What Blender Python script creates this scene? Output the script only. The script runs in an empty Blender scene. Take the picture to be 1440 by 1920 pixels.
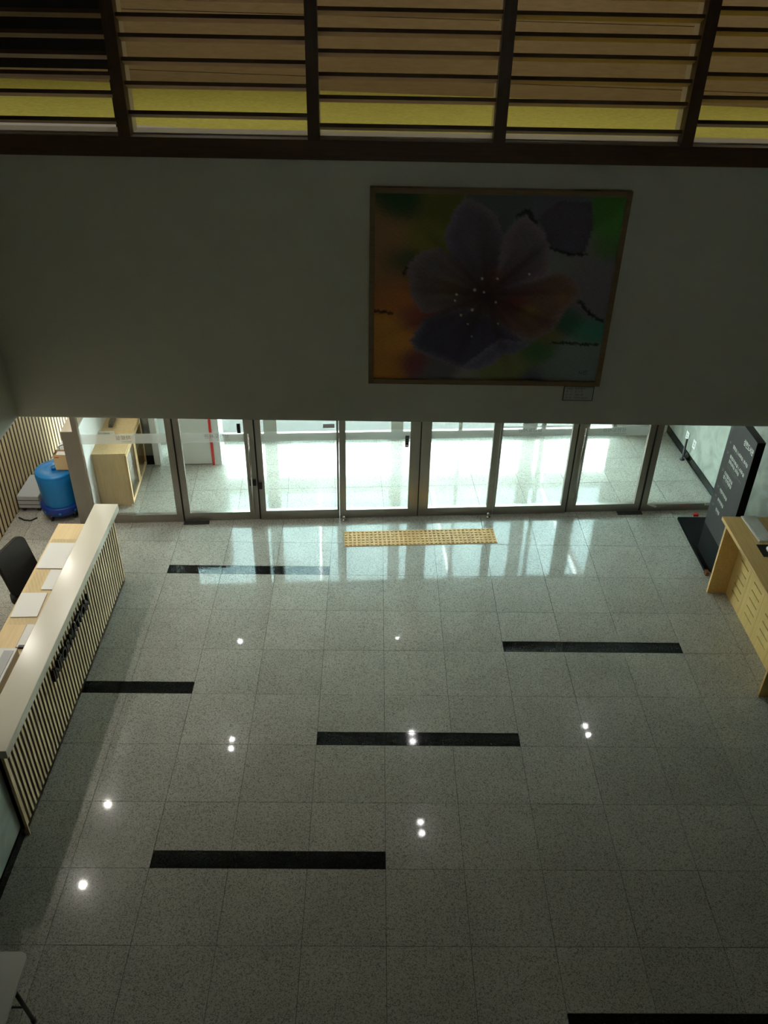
import bpy, bmesh, math, random
from mathutils import Vector, Matrix

random.seed(7)
S = bpy.context.scene
COL = S.collection

# ------------------------------------------------------------------ camera
PITCH, YAW, ROLL, CAMH, FPX = math.radians(34.227), math.radians(1.0364), math.radians(1.2319), 5.935, 1603.5
fw = Vector((math.sin(YAW) * math.cos(PITCH), math.cos(YAW) * math.cos(PITCH), -math.sin(PITCH)))
rt0 = Vector((math.cos(YAW), -math.sin(YAW), 0))
up0 = rt0.cross(fw)
rt = math.cos(ROLL) * rt0 + math.sin(ROLL) * up0
up = -math.sin(ROLL) * rt0 + math.cos(ROLL) * up0
cam = bpy.data.cameras.new('camera')
cam.sensor_fit = 'VERTICAL'
cam.sensor_height = 24.0
cam.sensor_width = 18.0
cam.lens = FPX / 1920 * 24.0
cam.clip_start = 0.05
cam.clip_end = 200
cam_o = bpy.data.objects.new('camera', cam)
cam_o.matrix_world = Matrix(((rt.x, up.x, -fw.x, 0), (rt.y, up.y, -fw.y, 0), (rt.z, up.z, -fw.z, CAMH), (0, 0, 0, 1)))
COL.objects.link(cam_o)
S.camera = cam_o

# ------------------------------------------------------------------ light levels
SKY = 50.0         # overcast daylight outside the entrance
LAMP_HALL = 110    # twin downlights under the low ceiling
LAMP_NOOK = 800    # downlights over the reception
LAMP_VEST = 200    # downlights in the entrance vestibule
LAMP_UP = 10.0      # panel lamps added to light the upper room
S.view_settings.view_transform = 'Standard'
S.view_settings.look = 'None'
S.view_settings.gamma = 1.0
S.view_settings.use_curve_mapping = False
S.view_settings.exposure = 0.0
S.cycles.use_denoising = True
S.cycles.max_bounces = 10
S.cycles.diffuse_bounces = 5
S.cycles.glossy_bounces = 5
S.cycles.transparent_max_bounces = 16
S.cycles.caustics_reflective = False
S.cycles.caustics_refractive = False

W = bpy.data.worlds.new('overcast_sky')
S.world = W
W.use_nodes = True
bg = W.node_tree.nodes['Background']
bg.inputs[0].default_value = (0.92, 1.0, 0.985, 1)
bg.inputs[1].default_value = SKY

# ------------------------------------------------------------------ materials
MAT = {}

def srgb(r, g, b):
    def f(c):
        c /= 255.0
        return c / 12.92 if c <= .04045 else ((c + .055) / 1.055) ** 2.4
    return (f(r), f(g), f(b), 1)

def newmat(name):
    m = bpy.data.materials.new(name)
    m.use_nodes = True
    nt = m.node_tree
    MAT[name] = m
    return m, nt, nt.nodes['Principled BSDF']

def plain(name, col, rough=.5, metal=0.0, spec=.5, noise=0.0, nscale=8.0, stretch=None):
    m, nt, p = newmat(name)
    p.inputs['Base Color'].default_value = (*col[:3], 1)
    p.inputs['Roughness'].default_value = rough
    p.inputs['Metallic'].default_value = metal
    p.inputs['Specular IOR Level'].default_value = spec
    if noise:
        tc = nt.nodes.new('ShaderNodeTexCoord')
        mp = nt.nodes.new('ShaderNodeMapping')
        mp.inputs['Scale'].default_value = stretch or (1, 1, 1)
        nz = nt.nodes.new('ShaderNodeTexNoise')
        nz.inputs['Scale'].default_value = nscale
        nz.inputs['Detail'].default_value = 6
        mr = nt.nodes.new('ShaderNodeMapRange')
        mr.inputs[1].default_value = .25
        mr.inputs[2].default_value = .75
        mr.inputs[3].default_value = 1 - noise
        mr.inputs[4].default_value = 1 + noise
        mx = nt.nodes.new('ShaderNodeVectorMath')
        mx.operation = 'SCALE'
        mx.inputs[0].default_value = col[:3]
        L = nt.links.new
        L(tc.outputs['Object'], mp.inputs[0])
        L(mp.outputs[0], nz.inputs['Vector'])
        L(nz.outputs['Fac'], mr.inputs[0])
        L(mr.outputs[0], mx.inputs['Scale'])
        L(mx.outputs[0], p.inputs['Base Color'])
    return m

def granite(name, base, dark, light, rough=.1, spec=.5):
    m, nt, p = newmat(name)
    L = nt.links.new
    geo = nt.nodes.new('ShaderNodeNewGeometry')
    v1 = nt.nodes.new('ShaderNodeTexVoronoi')
    v1.inputs['Scale'].default_value = 170
    n1 = nt.nodes.new('ShaderNodeTexNoise')
    n1.inputs['Scale'].default_value = 60
    n1.inputs['Detail'].default_value = 4
    n2 = nt.nodes.new('ShaderNodeTexNoise')
    n2.inputs['Scale'].default_value = 2.2
    n2.inputs['Detail'].default_value = 5
    for n in (v1, n1, n2):
        L(geo.outputs['Position'], n.inputs['Vector'])
    sep = nt.nodes.new('ShaderNodeSeparateColor')
    L(v1.outputs['Color'], sep.inputs[0])
    cr = nt.nodes.new('ShaderNodeValToRGB')
    e = cr.color_ramp.elements
    e[0].position = 0.0; e[0].color = dark
    e[1].position = 1.0; e[1].color = light
    a = cr.color_ramp.elements.new(.17); a.color = dark
    b = cr.color_ramp.elements.new(.30); b.color = base
    c = cr.color_ramp.elements.new(.72); c.color = base
    mixf = nt.nodes.new('ShaderNodeMath'); mixf.operation = 'MULTIPLY_ADD'
    mixf.inputs[1].default_value = .8; mixf.inputs[2].default_value = -.4
    L(n1.outputs['Fac'], mixf.inputs[0])
    add = nt.nodes.new('ShaderNodeMath'); add.operation = 'ADD'
    L(sep.outputs[0], add.inputs[0]); L(mixf.outputs[0], add.inputs[1])
    L(add.outputs[0], cr.inputs[0])
    # cloudiness and tile-to-tile difference
    mr = nt.nodes.new('ShaderNodeMapRange')
    mr.inputs[1].default_value = .3; mr.inputs[2].default_value = .7
    mr.inputs[3].default_value = .92; mr.inputs[4].default_value = 1.06
    L(n2.outputs['Fac'], mr.inputs[0])
    oi = nt.nodes.new('ShaderNodeObjectInfo')
    mr2 = nt.nodes.new('ShaderNodeMapRange')
    mr2.inputs[3].default_value = .94; mr2.inputs[4].default_value = 1.05
    L(oi.outputs['Random'], mr2.inputs[0])
    mu = nt.nodes.new('ShaderNodeMath'); mu.operation = 'MULTIPLY'
    L(mr.outputs[0], mu.inputs[0]); L(mr2.outputs[0], mu.inputs[1])
    sc = nt.nodes.new('ShaderNodeVectorMath'); sc.operation = 'SCALE'
    L(cr.outputs[0], sc.inputs[0]); L(mu.outputs[0], sc.inputs['Scale'])
    L(sc.outputs[0], p.inputs['Base Color'])
    p.inputs['Roughness'].default_value = rough
    p.inputs['Specular IOR Level'].default_value = spec
    return m

def marble(name, base, vein, rough=.18):
    m, nt, p = newmat(name)
    L = nt.links.new
    geo = nt.nodes.new('ShaderNodeNewGeometry')
    n1 = nt.nodes.new('ShaderNodeTexNoise')
    n1.inputs['Scale'].default_value = 2.4; n1.inputs['Detail'].default_value = 8; n1.inputs['Distortion'].default_value = 1.6
    L(geo.outputs['Position'], n1.inputs['Vector'])
    cr = nt.nodes.new('ShaderNodeValToRGB')
    cr.color_ramp.elements[0].position = .36; cr.color_ramp.elements[0].color = vein
    cr.color_ramp.elements[1].position = .6; cr.color_ramp.elements[1].color = base
    L(n1.outputs['Fac'], cr.inputs[0])
    L(cr.outputs[0], p.inputs['Base Color'])
    p.inputs['Roughness'].default_value = rough
    return m

def wood(name, c1, c2, rough=.45, axis='Z', scale=5.0):
    m, nt, p = newmat(name)
    L = nt.links.new
    tc = nt.nodes.new('ShaderNodeTexCoord')
    mp = nt.nodes.new('ShaderNodeMapping')
    s = [14, 14, 14]
    s['XYZ'.index(axis)] = 1.0
    mp.inputs['Scale'].default_value = s
    nz = nt.nodes.new('ShaderNodeTexNoise')
    nz.inputs['Scale'].default_value = scale; nz.inputs['Detail'].default_value = 6; nz.inputs['Roughness'].default_value = .65
    cr = nt.nodes.new('ShaderNodeValToRGB')
    cr.color_ramp.elements[0].position = .3; cr.color_ramp.elements[0].color = c2
    cr.color_ramp.elements[1].position = .7; cr.color_ramp.elements[1].color = c1
    L(tc.outputs['Object'], mp.inputs[0]); L(mp.outputs[0], nz.inputs['Vector'])
    L(nz.outputs['Fac'], cr.inputs[0]); L(cr.outputs[0], p.inputs['Base Color'])
    p.inputs['Roughness'].default_value = rough
    return m

def glass(name, tint, refl_rough=0.0):
    m, nt, p = newmat(name)
    nt.nodes.remove(p)
    L = nt.links.new
    out = [n for n in nt.nodes if n.type == 'OUTPUT_MATERIAL'][0]
    tr = nt.nodes.new('ShaderNodeBsdfTransparent'); tr.inputs[0].default_value = (*tint, 1)
    gl = nt.nodes.new('ShaderNodeBsdfGlossy'); gl.inputs['Roughness'].default_value = refl_rough
    lw = nt.nodes.new('ShaderNodeLayerWeight'); lw.inputs[0].default_value = .5
    pw = nt.nodes.new('ShaderNodeMath'); pw.operation = 'POWER'; pw.inputs[1].default_value = 5
    ma = nt.nodes.new('ShaderNodeMath'); ma.operation = 'MULTIPLY_ADD'; ma.inputs[1].default_value = .96; ma.inputs[2].default_value = .04
    mx = nt.nodes.new('ShaderNodeMixShader')
    L(lw.outputs['Facing'], pw.inputs[0]); L(pw.outputs[0], ma.inputs[0])
    L(ma.outputs[0], mx.inputs[0]); L(tr.outputs[0], mx.inputs[1]); L(gl.outputs[0], mx.inputs[2])
    L(mx.outputs[0], out.inputs[0])
    return m

def emit(name, col, strength):
    m, nt, p = newmat(name)
    p.inputs['Base Color'].default_value = (.8, .8, .8, 1)
    p.inputs['Emission Color'].default_value = (*col, 1)
    p.inputs['Emission Strength'].default_value = strength
    return m

granite('granite', (.43, .415, .36, 1), (.21, .20, .175, 1), (.51, .495, .435, 1), .045, .20)
MAT['granite'].node_tree.nodes['Principled BSDF'].inputs['Coat Weight'].default_value = .22
MAT['granite'].node_tree.nodes['Principled BSDF'].inputs['Coat Roughness'].default_value = .20
granite('granite_black', (.012, .014, .013, 1), (.006, .007, .006, 1), (.022, .025, .024, 1), .06, .25)
plain('grout', (.05, .05, .045), .8)
plain('plaster', (.74, .71, .60), .75, noise=.03, nscale=3)
plain('ceiling_paint', (.8, .8, .74), .8)
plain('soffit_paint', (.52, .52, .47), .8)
marble('marble', (.42, .455, .40, 1), (.30, .335, .29, 1))
marble('marble_shaded', (.24, .255, .215, 1), (.14, .155, .125, 1), .35)  # the greenish marble again, darkened in colour to stand for shade
marble('marble_grey', (.30, .29, .26, 1), (.17, .165, .15, 1), .3)
plain('steel', (.36, .33, .29), .32, .85, noise=.06, nscale=3, stretch=(40, 40, 1))
plain('steel_light', (.6, .6, .58), .25, .9)
plain('chrome', (.75, .75, .75), .1, 1.0)
plain('gasket', (.02, .02, .018), .6)
glass('glass', (.960, .99, .984))
glass('canopy_glass', (.45, .515, .525))
glass('desk_glass', (.985, .995, .99))
wood('slat_wood', srgb(216, 196, 158), srgb(198, 176, 136), .5, 'Z')
plain('slat_gap', srgb(60, 43, 18), .7)
wood('desk_wood', srgb(226, 190, 126), srgb(206, 168, 104), .38, 'Y', 2.0)
wood('desk_panel_wood', srgb(228, 198, 130), srgb(214, 182, 112), .45, 'Z', 2.0)
wood('pale_wood', srgb(232, 206, 158), srgb(216, 188, 138), .4, 'Y', 2.0)
wood('cabinet_wood', srgb(222, 190, 144), srgb(206, 173, 127), .5, 'Z', 3.0)
wood('louver_wood', srgb(142, 108, 64), srgb(118, 86, 48), .5, 'X', 3.0)
wood('blade_wood', srgb(214, 184, 122), srgb(194, 162, 102), .5, 'X', 3.0)
wood('frame_wood', srgb(98, 66, 38), srgb(74, 48, 26), .5, 'X', 3.0)
wood('post_wood', srgb(98, 66, 38), srgb(74, 48, 26), .5, 'Z', 3.0)
wood('upper_panel_wood', srgb(162, 140, 112), srgb(142, 119, 92), .5, 'X', 3.0)
wood('picture_frame_wood', srgb(150, 122, 86), srgb(128, 102, 70), .5, 'X', 3.0)
plain('laminate', srgb(212, 207, 190), .22)
plain('paint_white', (.78, .79, .76), .4)
plain('board_white', (.82, .84, .82), .25)
plain('paint_red', srgb(200, 40, 28), .35)
plain('blue_plastic', srgb(24, 122, 190), .32)
plain('blue_dolly', srgb(22, 58, 142), .4)
plain('black_plastic', (.015, .015, .015), .4)
plain('black_mesh', (.018, .016, .014), .75, noise=.3, nscale=60)
plain('sign_grey', (.050, .050, .048), .45, spec=.2)
plain('sign_black', (.006, .006, .006), .4, spec=.06)
plain('sign_text', (.72, .73, .70), .5)
plain('sign_text_dim', (.20, .20, .18), .5)
plain('letter_black', (.02, .022, .022), .4)
def film_mat():
    m, nt, p = newmat('film')
    out = [n for n in nt.nodes if n.type == 'OUTPUT_MATERIAL'][0]
    p.inputs['Base Color'].default_value = (.8, .84, .81, 1)
    p.inputs['Roughness'].default_value = .6
    tr = nt.nodes.new('ShaderNodeBsdfTransparent')
    mx = nt.nodes.new('ShaderNodeMixShader'); mx.inputs[0].default_value = .38
    nt.links.new(tr.outputs[0], mx.inputs[1]); nt.links.new(p.outputs[0], mx.inputs[2]); nt.links.new(mx.outputs[0], out.inputs[0])
film_mat()
plain('film_text', (.10, .11, .10), .5)
plain('kraft', srgb(216, 188, 140), .7)
plain('paper', (.80, .80, .77), .6)
plain('grey_plastic', (.42, .43, .44), .45)
plain('dark_plastic', (.04, .04, .042), .4)
plain('key_grey', (.76, .76, .71), .5)
plain('tactile', srgb(208, 166, 104), .55)
plain('carpet', (.58, .54, .11), .95, noise=.18, nscale=25)
plain('vinyl', (.62, .59, .62), .4)
plain('table_white', (.62, .62, .56), .45)
plain('table_leg', (.035, .032, .028), .4)
plain('dark_board', (.012, .012, .012), .6)
plain('paving', (.64, .64, .62), .7, noise=.1, nscale=2)
plain('plate_grey', (.55, .55, .50), .5)
plain('plate_text', (.08, .08, .075), .6)
plain('brown_block', srgb(110, 66, 34), .6)
emit('lamp_hall', (1.0, .98, .96), LAMP_HALL)
emit('lamp_nook', (1.0, .95, .86), LAMP_NOOK)
emit('lamp_vest', (1.0, .98, .94), LAMP_VEST)
emit('lamp_upper', (1.0, .94, .80), LAMP_UP)

# ------------------------------------------------------------------ mesh helpers
class MB:
    def __init__(self):
        self.v, self.f, self.sm = [], [], []

    def quad(self, a, smooth=False):
        n = len(self.v)
        self.v += [tuple(p) for p in a]
        self.f.append(tuple(range(n, n + len(a))))
        self.sm.append(smooth)
        return self

    def box(self, x0, x1, y0, y1, z0, z1):
        n = len(self.v)
        self.v += [(x0, y0, z0), (x1, y0, z0), (x1, y1, z0), (x0, y1, z0), (x0, y0, z1), (x1, y0, z1), (x1, y1, z1), (x0, y1, z1)]
        for q in ((0, 3, 2, 1), (4, 5, 6, 7), (0, 1, 5, 4), (1, 2, 6, 5), (2, 3, 7, 6), (3, 0, 4, 7)):
            self.f.append(tuple(n + i for i in q)); self.sm.append(False)
        return self

    def prism(self, poly, z0, z1, M=None):
        """extrude a 2D polygon (counter-clockwise) from z0 to z1; M maps to place"""
        n, k = len(self.v), len(poly)
        pts = [Vector((x, y, z0)) for x, y in poly] + [Vector((x, y, z1)) for x, y in poly]
        if M is not None:
            pts = [M @ p for p in pts]
        self.v += [tuple(p) for p in pts]
        self.f.append(tuple(n + i for i in reversed(range(k)))); self.sm.append(False)
        self.f.append(tuple(n + k + i for i in range(k))); self.sm.append(False)
        for i in range(k):
            j = (i + 1) % k
            self.f.append((n + i, n + j, n + k + j, n + k + i)); self.sm.append(False)
        return self

    def lathe(self, prof, seg=28, M=None, caps=True):
        n = len(self.v)
        k = len(prof)
        for i in range(seg):
            a = 2 * math.pi * i / seg
            for r, z in prof:
                p = Vector((r * math.cos(a), r * math.sin(a), z))
                self.v.append(tuple(M @ p if M is not None else p))
        for i in range(seg):
            j = (i + 1) % seg
            for q in range(k - 1):
                self.f.append((n + i * k + q, n + j * k + q, n + j * k + q + 1, n + i * k + q + 1)); self.sm.append(True)
        if caps:
            if prof[0][0] > 1e-4:
                self.f.append(tuple(n + i * k for i in reversed(range(seg)))); self.sm.append(False)
            if prof[-1][0] > 1e-4:
                self.f.append(tuple(n + i * k + k - 1 for i in range(seg))); self.sm.append(False)
        return self

    def tube(self, pts, r, seg=10):
        pts = [Vector(p) for p in pts]
        n = len(self.v)
        for i, p in enumerate(pts):
            d = (pts[min(i + 1, len(pts) - 1)] - pts[max(i - 1, 0)]).normalized()
            a = d.cross(Vector((0, 0, 1)))
            if a.length < 1e-3:
                a = d.cross(Vector((1, 0, 0)))
            a.normalize()
            b = d.cross(a)
            rr = r[i] if isinstance(r, (list, tuple)) else r
            for s in range(seg):
                t = 2 * math.pi * s / seg
                self.v.append(tuple(p + rr * (math.cos(t) * a + math.sin(t) * b)))
        for i in range(len(pts) - 1):
            for s in range(seg):
                t = (s + 1) % seg
                self.f.append((n + i * seg + s, n + i * seg + t, n + (i + 1) * seg + t, n + (i + 1) * seg + s)); self.sm.append(True)
        self.f.append(tuple(n + s for s in range(seg))); self.sm.append(False)
        self.f.append(tuple(n + (len(pts) - 1) * seg + s for s in reversed(range(seg)))); self.sm.append(False)
        return self

    def mesh(self, name, mat, bevel=0):
        me = bpy.data.meshes.new(name)
        me.from_pydata(self.v, [], self.f)
        bm = bmesh.new(); bm.from_mesh(me)
        bmesh.ops.recalc_face_normals(bm, faces=bm.faces[:])
        if bevel:
            bmesh.ops.bevel(bm, geom=[e for e in bm.edges if e.calc_face_angle(0) > .6], offset=bevel, segments=2, affect='EDGES', profile=.6)
        bm.to_mesh(me); bm.free()
        if not bevel:
            for p, s in zip(me.polygons, self.sm):
                p.use_smooth = s
        me.materials.append(MAT[mat])
        return me

    def obj(self, name, mat, parent=None, loc=None, bevel=0, label=None):
        return link(name, self.mesh(name, mat, bevel), parent, loc, label)


def link(name, me, parent=None, loc=None, label=None):
    o = bpy.data.objects.new(name, me)
    COL.objects.link(o)
    if parent is not None:
        o.parent = parent
    if loc is not None:
        o.location = loc
    if label:
        o['label'] = label
    return o

def tag(o, label, cat, group=None, kind=None):
    o['label'] = label
    o['category'] = cat
    if group:
        o['group'] = group
    if kind:
        o['kind'] = kind
    return o

def thing(name, label, cat, loc=(0, 0, 0), rotz=0.0, group=None, kind=None):
    o = bpy.data.objects.new(name, None)
    o.empty_display_size = .05
    COL.objects.link(o)
    o.location = loc
    o.rotation_euler = (0, 0, rotz)
    return tag(o, label, cat, group, kind)

def copy_tree(o, parent=None):
    c = o.copy()
    COL.objects.link(c)
    c.parent = parent
    for ch in list(o.children):
        copy_tree(ch, c)
    return c

def text_mesh(body, size, mat, M, extrude=0.0, align='LEFT', width=None, bold=0.0):
    cu = bpy.data.curves.new('lettering', 'FONT')
    cu.body = body
    cu.size = size
    cu.extrude = extrude
    cu.offset = bold
    cu.resolution_u = 3
    cu.align_x = align
    ob = bpy.data.objects.new('lettering_tmp', cu)
    COL.objects.link(ob)
    dg = bpy.context.evaluated_depsgraph_get()
    me = bpy.data.meshes.new_from_object(ob.evaluated_get(dg))
    bpy.data.objects.remove(ob)
    bpy.data.curves.remove(cu)
    if width and len(me.vertices):
        xs = [v.co.x for v in me.vertices]
        x0, w = min(xs), max(xs) - min(xs)
        for v in me.vertices:
            v.co.x = (v.co.x - x0) * width / w
    me.transform(M)
    me.materials.clear()
    me.materials.append(MAT[mat])
    me.name = 'lettering'
    return me

def basis(ex, ey, o):
    ex, ey = Vector(ex).normalized(), Vector(ey).normalized()
    ez = ex.cross(ey)
    return Matrix(((ex.x, ey.x, ez.x, o[0]), (ex.y, ey.y, ez.y, o[1]), (ex.z, ey.z, ez.z, o[2]), (0, 0, 0, 1)))

# ------------------------------------------------------------------ layout constants
ANG = math.radians(3.4)            # the entrance front runs slightly askew to the hall
FO = Vector((0.47, 8.66, 0))
EX = Vector((math.cos(ANG), math.sin(ANG), 0))
EY = Vector((-math.sin(ANG), math.cos(ANG), 0))
def fpos(u, v=0, z=0):
    return FO + u * EX + v * EY + Vector((0, 0, z))
def X2u(X):
    return (X - FO.x) / EX.x
XL, XR, YW, ZC, ZB = -2.72, 4.40, 5.85, 2.8, 8.0
V_OUT = 1.98                       # depth of the vestibule
GAP = .0034

# ------------------------------------------------------------------ floor
def clip(poly, f):
    out = []
    for i, p in enumerate(poly):
        q = poly[(i + 1) % len(poly)]
        a, b = f(p), f(q)
        if a >= 0:
            out.append(p)
        if (a >= 0) != (b >= 0):
            t = a / (a - b)
            out.append((p[0] + t * (q[0] - p[0]), p[1] + t * (q[1] - p[1])))
    return out

floor = MB().box(-4.6, 5.2, -2.2, 12.4, -.14, -.012).obj('floor', 'grout')
tag(floor, 'polished speckled grey granite tile floor with black inlaid strips', 'floor', kind='structure')
T, X0, Y0 = .6, .1416, 7.469
strips = {(-4, 0), (-3, 0), (-2, 0), (2, 2), (3, 2), (4, 2), (-6, 3), (-5, 3), (-4, 3), (-1, 4), (0, 4), (1, 4),
          (-3, 6), (-2, 6), (-1, 6), (2, 8), (3, 8), (4, 8)}
def hall_side(p):
    d = Vector((p[0], p[1], 0)) - FO
    return -(d.dot(EY)) - .0
def put_tile(x0, x1, y0, y1, mat, clipf=None, M=None, parent=floor, name='floor_tile'):
    x0 += GAP / 2; x1 -= GAP / 2; y0 += GAP / 2; y1 -= GAP / 2
    poly = [(x0, y0), (x1, y0), (x1, y1), (x0, y1)]
    if clipf:
        poly = clip(poly, clipf)
        if len(poly) < 3:
            return
    return MB().prism(poly, -.012, 0.0, M).obj(name, mat, parent)
for i in range(-8, 8):
    xa, xb = X0 + T * i, X0 + T * (i + 1)
    xb = min(xb, 4.75)
    for j in range(-7, 10):
        yb = Y0 - T * (j - 1)
        ya = Y0 - T * j
        corridor = xb <= -3.4
        if not corridor and j < -3:
            continue
        if yb < 2.2:
            continue
        cf = None if corridor else (hall_side if j <= 0 else None)
        if (i, j) in strips:
            put_tile(xa, xb, ya, ya + .15, 'granite_black', cf, name='black_tile')
            put_tile(xa, xb, ya + .15, yb, 'granite', cf)
        else:
            put_tile(xa, xb, ya, yb, 'granite', cf)
MB().box(-2.9, 4.75, -1.9, Y0 - T * 9 - GAP, -.012, 0).obj('floor_tile', 'granite', floor)
# vestibule tiles follow the entrance front
for i in range(-7, 8):
    for j in range(0, 4):
        va = [0.0, .66, 1.26, 1.86][j]; vb = [.66, 1.26, 1.86, 2.12][j]
        x0, x1 = -.30 + T * i + GAP / 2, -.30 + T * (i + 1) - GAP / 2
        MM = Matrix.Translation(FO) @ Matrix.Rotation(ANG, 4, 'Z')
        poly = clip(clip([(x0, va + GAP / 2), (x1, va + GAP / 2), (x1, vb - GAP / 2), (x0, vb - GAP / 2)], lambda p: 4.0 - p[0]), lambda p: p[0] + 3.92)
        if len(poly) >= 3:
            MB().prism(poly, -.012, 0, MM).obj('floor_tile', 'granite', floor)

# ground outside the entrance
g = MB()
c = [fpos(-14, 2.12), fpos(14, 2.12), fpos(14, 26), fpos(-14, 26)]
g.prism([(p.x, p.y) for p in c], -.16, -.02)
tag(g.obj('pavement', 'paving'), 'pale paved forecourt outside the entrance', 'pavement', kind='structure')

# canopy over the outer entrance
cn = thing('entrance_canopy', 'frosted glass canopy over the outer entrance', 'canopy', fpos(0, V_OUT), ANG)
for q in range(5):
    MB().box(-5.5 + q * 2.2, -3.36 + q * 2.2, .08, 3.94, 3.24, 3.26).obj('glass_panel', 'canopy_glass', cn)
for q in range(6):
    MB().box(-5.53 + q * 2.2, -5.47 + q * 2.2, .08, 3.94, 3.14, 3.24).obj('rafter', 'steel_light', cn)
MB().box(-5.5, 5.5, 3.95, 4.05, 3.12, 3.5).obj('fascia', 'steel_light', cn)
for x in (-4.6, 4.6):
    MB().lathe([(.14, -.02), (.14, 3.2)], 20, Matrix.Translation((x, 3.4, 0))).obj('column', 'steel_light', cn)

# unseen building added across the forecourt to block the low part of the sky
nb = thing('sky_blocking_building', 'added grey building across the forecourt, blocking the low sky', 'building', fpos(0, 15), ANG)
MB().box(-13, 13, 0, 6, -.02, 7.2).obj('wall', 'marble_grey', nb)
MB().box(-13.2, 13.2, -.2, 6.2, 7.2, 7.4).obj('roof', 'grout', nb)
for r in range(2):
    for c_ in range(9):
        wx = MB().box(-11.6 + c_ * 2.7, -10.0 + c_ * 2.7, -.03, .0, 1.1 + r * 3.3, 2.6 + r * 3.3).obj('window', 'sign_black', nb)

# ------------------------------------------------------------------ walls and ceilings
def wall(name, label, mat, *boxes):
    m = MB()
    for b in boxes:
        m.box(*b)
    return tag(m.obj(name, mat), label, 'wall', kind='structure')

wall('wall_front', 'plain cream plaster wall above the entrance, carrying the painting', 'plaster', (XL, XR, YW, YW + .2, ZC, 4.705), (XL, XR, YW, YW + .2, 6.6, ZB))
wall('wall_left_upper', 'cream plaster wall of the hall above the reception opening', 'plaster', (XL - .16, XL, -1.9, YW + .2, ZC, ZB))
wall('wall_left', 'greenish marble wall beside the end of the reception counter', 'marble', (XL - .16, XL + .015, -1.9, 4.15, 0, ZC))
wall('wall_right', 'greenish marble wall, shade put into its colour, behind the black sign and the computer desk', 'marble_shaded', (XR, XR + .16, -1.9, 8.88, 0, ZC), (XR, XR + .16, -1.9, YW + .2, ZC, ZB))
BWX = (.8,)     # unseen narrow window, added to lighten the front wall of the hall
bwb = []
xs_ = [-2.9] + [e for c_ in BWX for e in (c_ - .08, c_ + .08)] + [4.6]
for q in range(0, len(xs_), 2):
    bwb.append((xs_[q], xs_[q + 1], -2.06, -1.9, 5.5, 6.7))
wall('wall_back', 'plain plaster wall closing the hall behind the balcony', 'plaster', (-2.9, 4.6, -2.06, -1.9, 4.4, 5.5), (-2.9, 4.6, -2.06, -1.9, 6.7, ZB), *bwb)
wall('wall_back_lower', 'unseen wall under the balcony, made dark to cut bounced light', 'frame_wood', (-2.9, 4.6, -2.06, -1.9, 0, 4.4))  # dark wood put here to keep bounced light off the near floor
for q, c_ in enumerate(BWX):
    w = thing('window_%d' % (40 + q), 'added unseen narrow window behind the balcony that lightens the front wall', 'window', (c_, -1.98, 0), kind='structure')
    for sx in (-1, 1):
        MB().box(sx * .065 - .015, sx * .065 + .015, -.03, .03, 5.5, 6.7).obj('stile', 'steel', w)
    for z in (5.5, 6.66):
        MB().box(-.05, .05, -.03, .03, z, z + .04).obj('rail', 'steel', w)
    MB().box(-.05, .05, -.004, .004, 5.54, 6.66).obj('pane', 'glass', w)
tag(MB().box(XL + .015, XL + .03, -1.9, 4.15, 0, .10).obj('baseboard_left', 'granite_black'), 'black stone skirting along the greenish marble wall', 'baseboard', kind='structure')
tag(MB().box(-2.9, 4.6, -2.06, YW + .2, ZB, ZB + .15).obj('ceiling', 'ceiling_paint'), 'high ceiling of the two storey hall', 'ceiling', kind='structure')
tag(MB().box(-2.9, XR, -1.9, .2, 4.3, 4.5).obj('floor_balcony', 'frame_wood'), 'balcony slab on the upper storey', 'floor', kind='structure')
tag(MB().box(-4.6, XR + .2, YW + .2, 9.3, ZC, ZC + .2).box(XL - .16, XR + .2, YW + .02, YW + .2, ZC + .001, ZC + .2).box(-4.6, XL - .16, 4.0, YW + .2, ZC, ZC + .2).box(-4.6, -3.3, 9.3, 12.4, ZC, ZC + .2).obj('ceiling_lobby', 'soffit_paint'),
    'low white ceiling over the entrance side of the hall', 'ceiling', kind='structure')
# reception nook and side corridor
wall('wall_nook', 'plain wall closing the reception alcove', 'plaster', (-4.55, XL - .16, 4.0, 4.15, 0, ZC), (-4.55, -3.3, 11.7, 11.85, 0, ZC))
slatw = MB().box(-4.5, -4.30, 4.0, 11.85, 0, ZC).obj('wall_slatted', 'slat_gap')
tag(slatw, 'wall of vertical pale wood slats behind the reception', 'wall', kind='structure')
sl = MB().box(0, .007, -.0235, .0235, 0.012, ZC - .01).mesh('slat', 'slat_wood')
k = 0
y = 4.3
while y < 11.6:
    link('slat', sl, slatw, (-4.30, y, 0))
    y += .094

# low partition between corridor and vestibule
pa, pb = X2u(-3.475), X2u(-3.315)
lowp = thing('wall_partition', 'low grey-brown partition at the corner of the glazed entrance', 'wall', fpos(0, 0), ANG, kind='structure')
MB().box(pa, pb, -.03, 2.05, 0, 1.25).obj('body', 'steel', lowp)
MB().box(pb, pb + .012, .03, 2.0, 0, 1.24).obj('lining', 'paint_white', lowp)
MB().box(pb - .03, pb + .03, -.035, .035, 0, ZC).obj('corner_post', 'steel', lowp)
MB().box(pb - .006, pb + .006, .035, 2.0, 1.25, ZC).obj('pane', 'glass', lowp)

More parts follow.
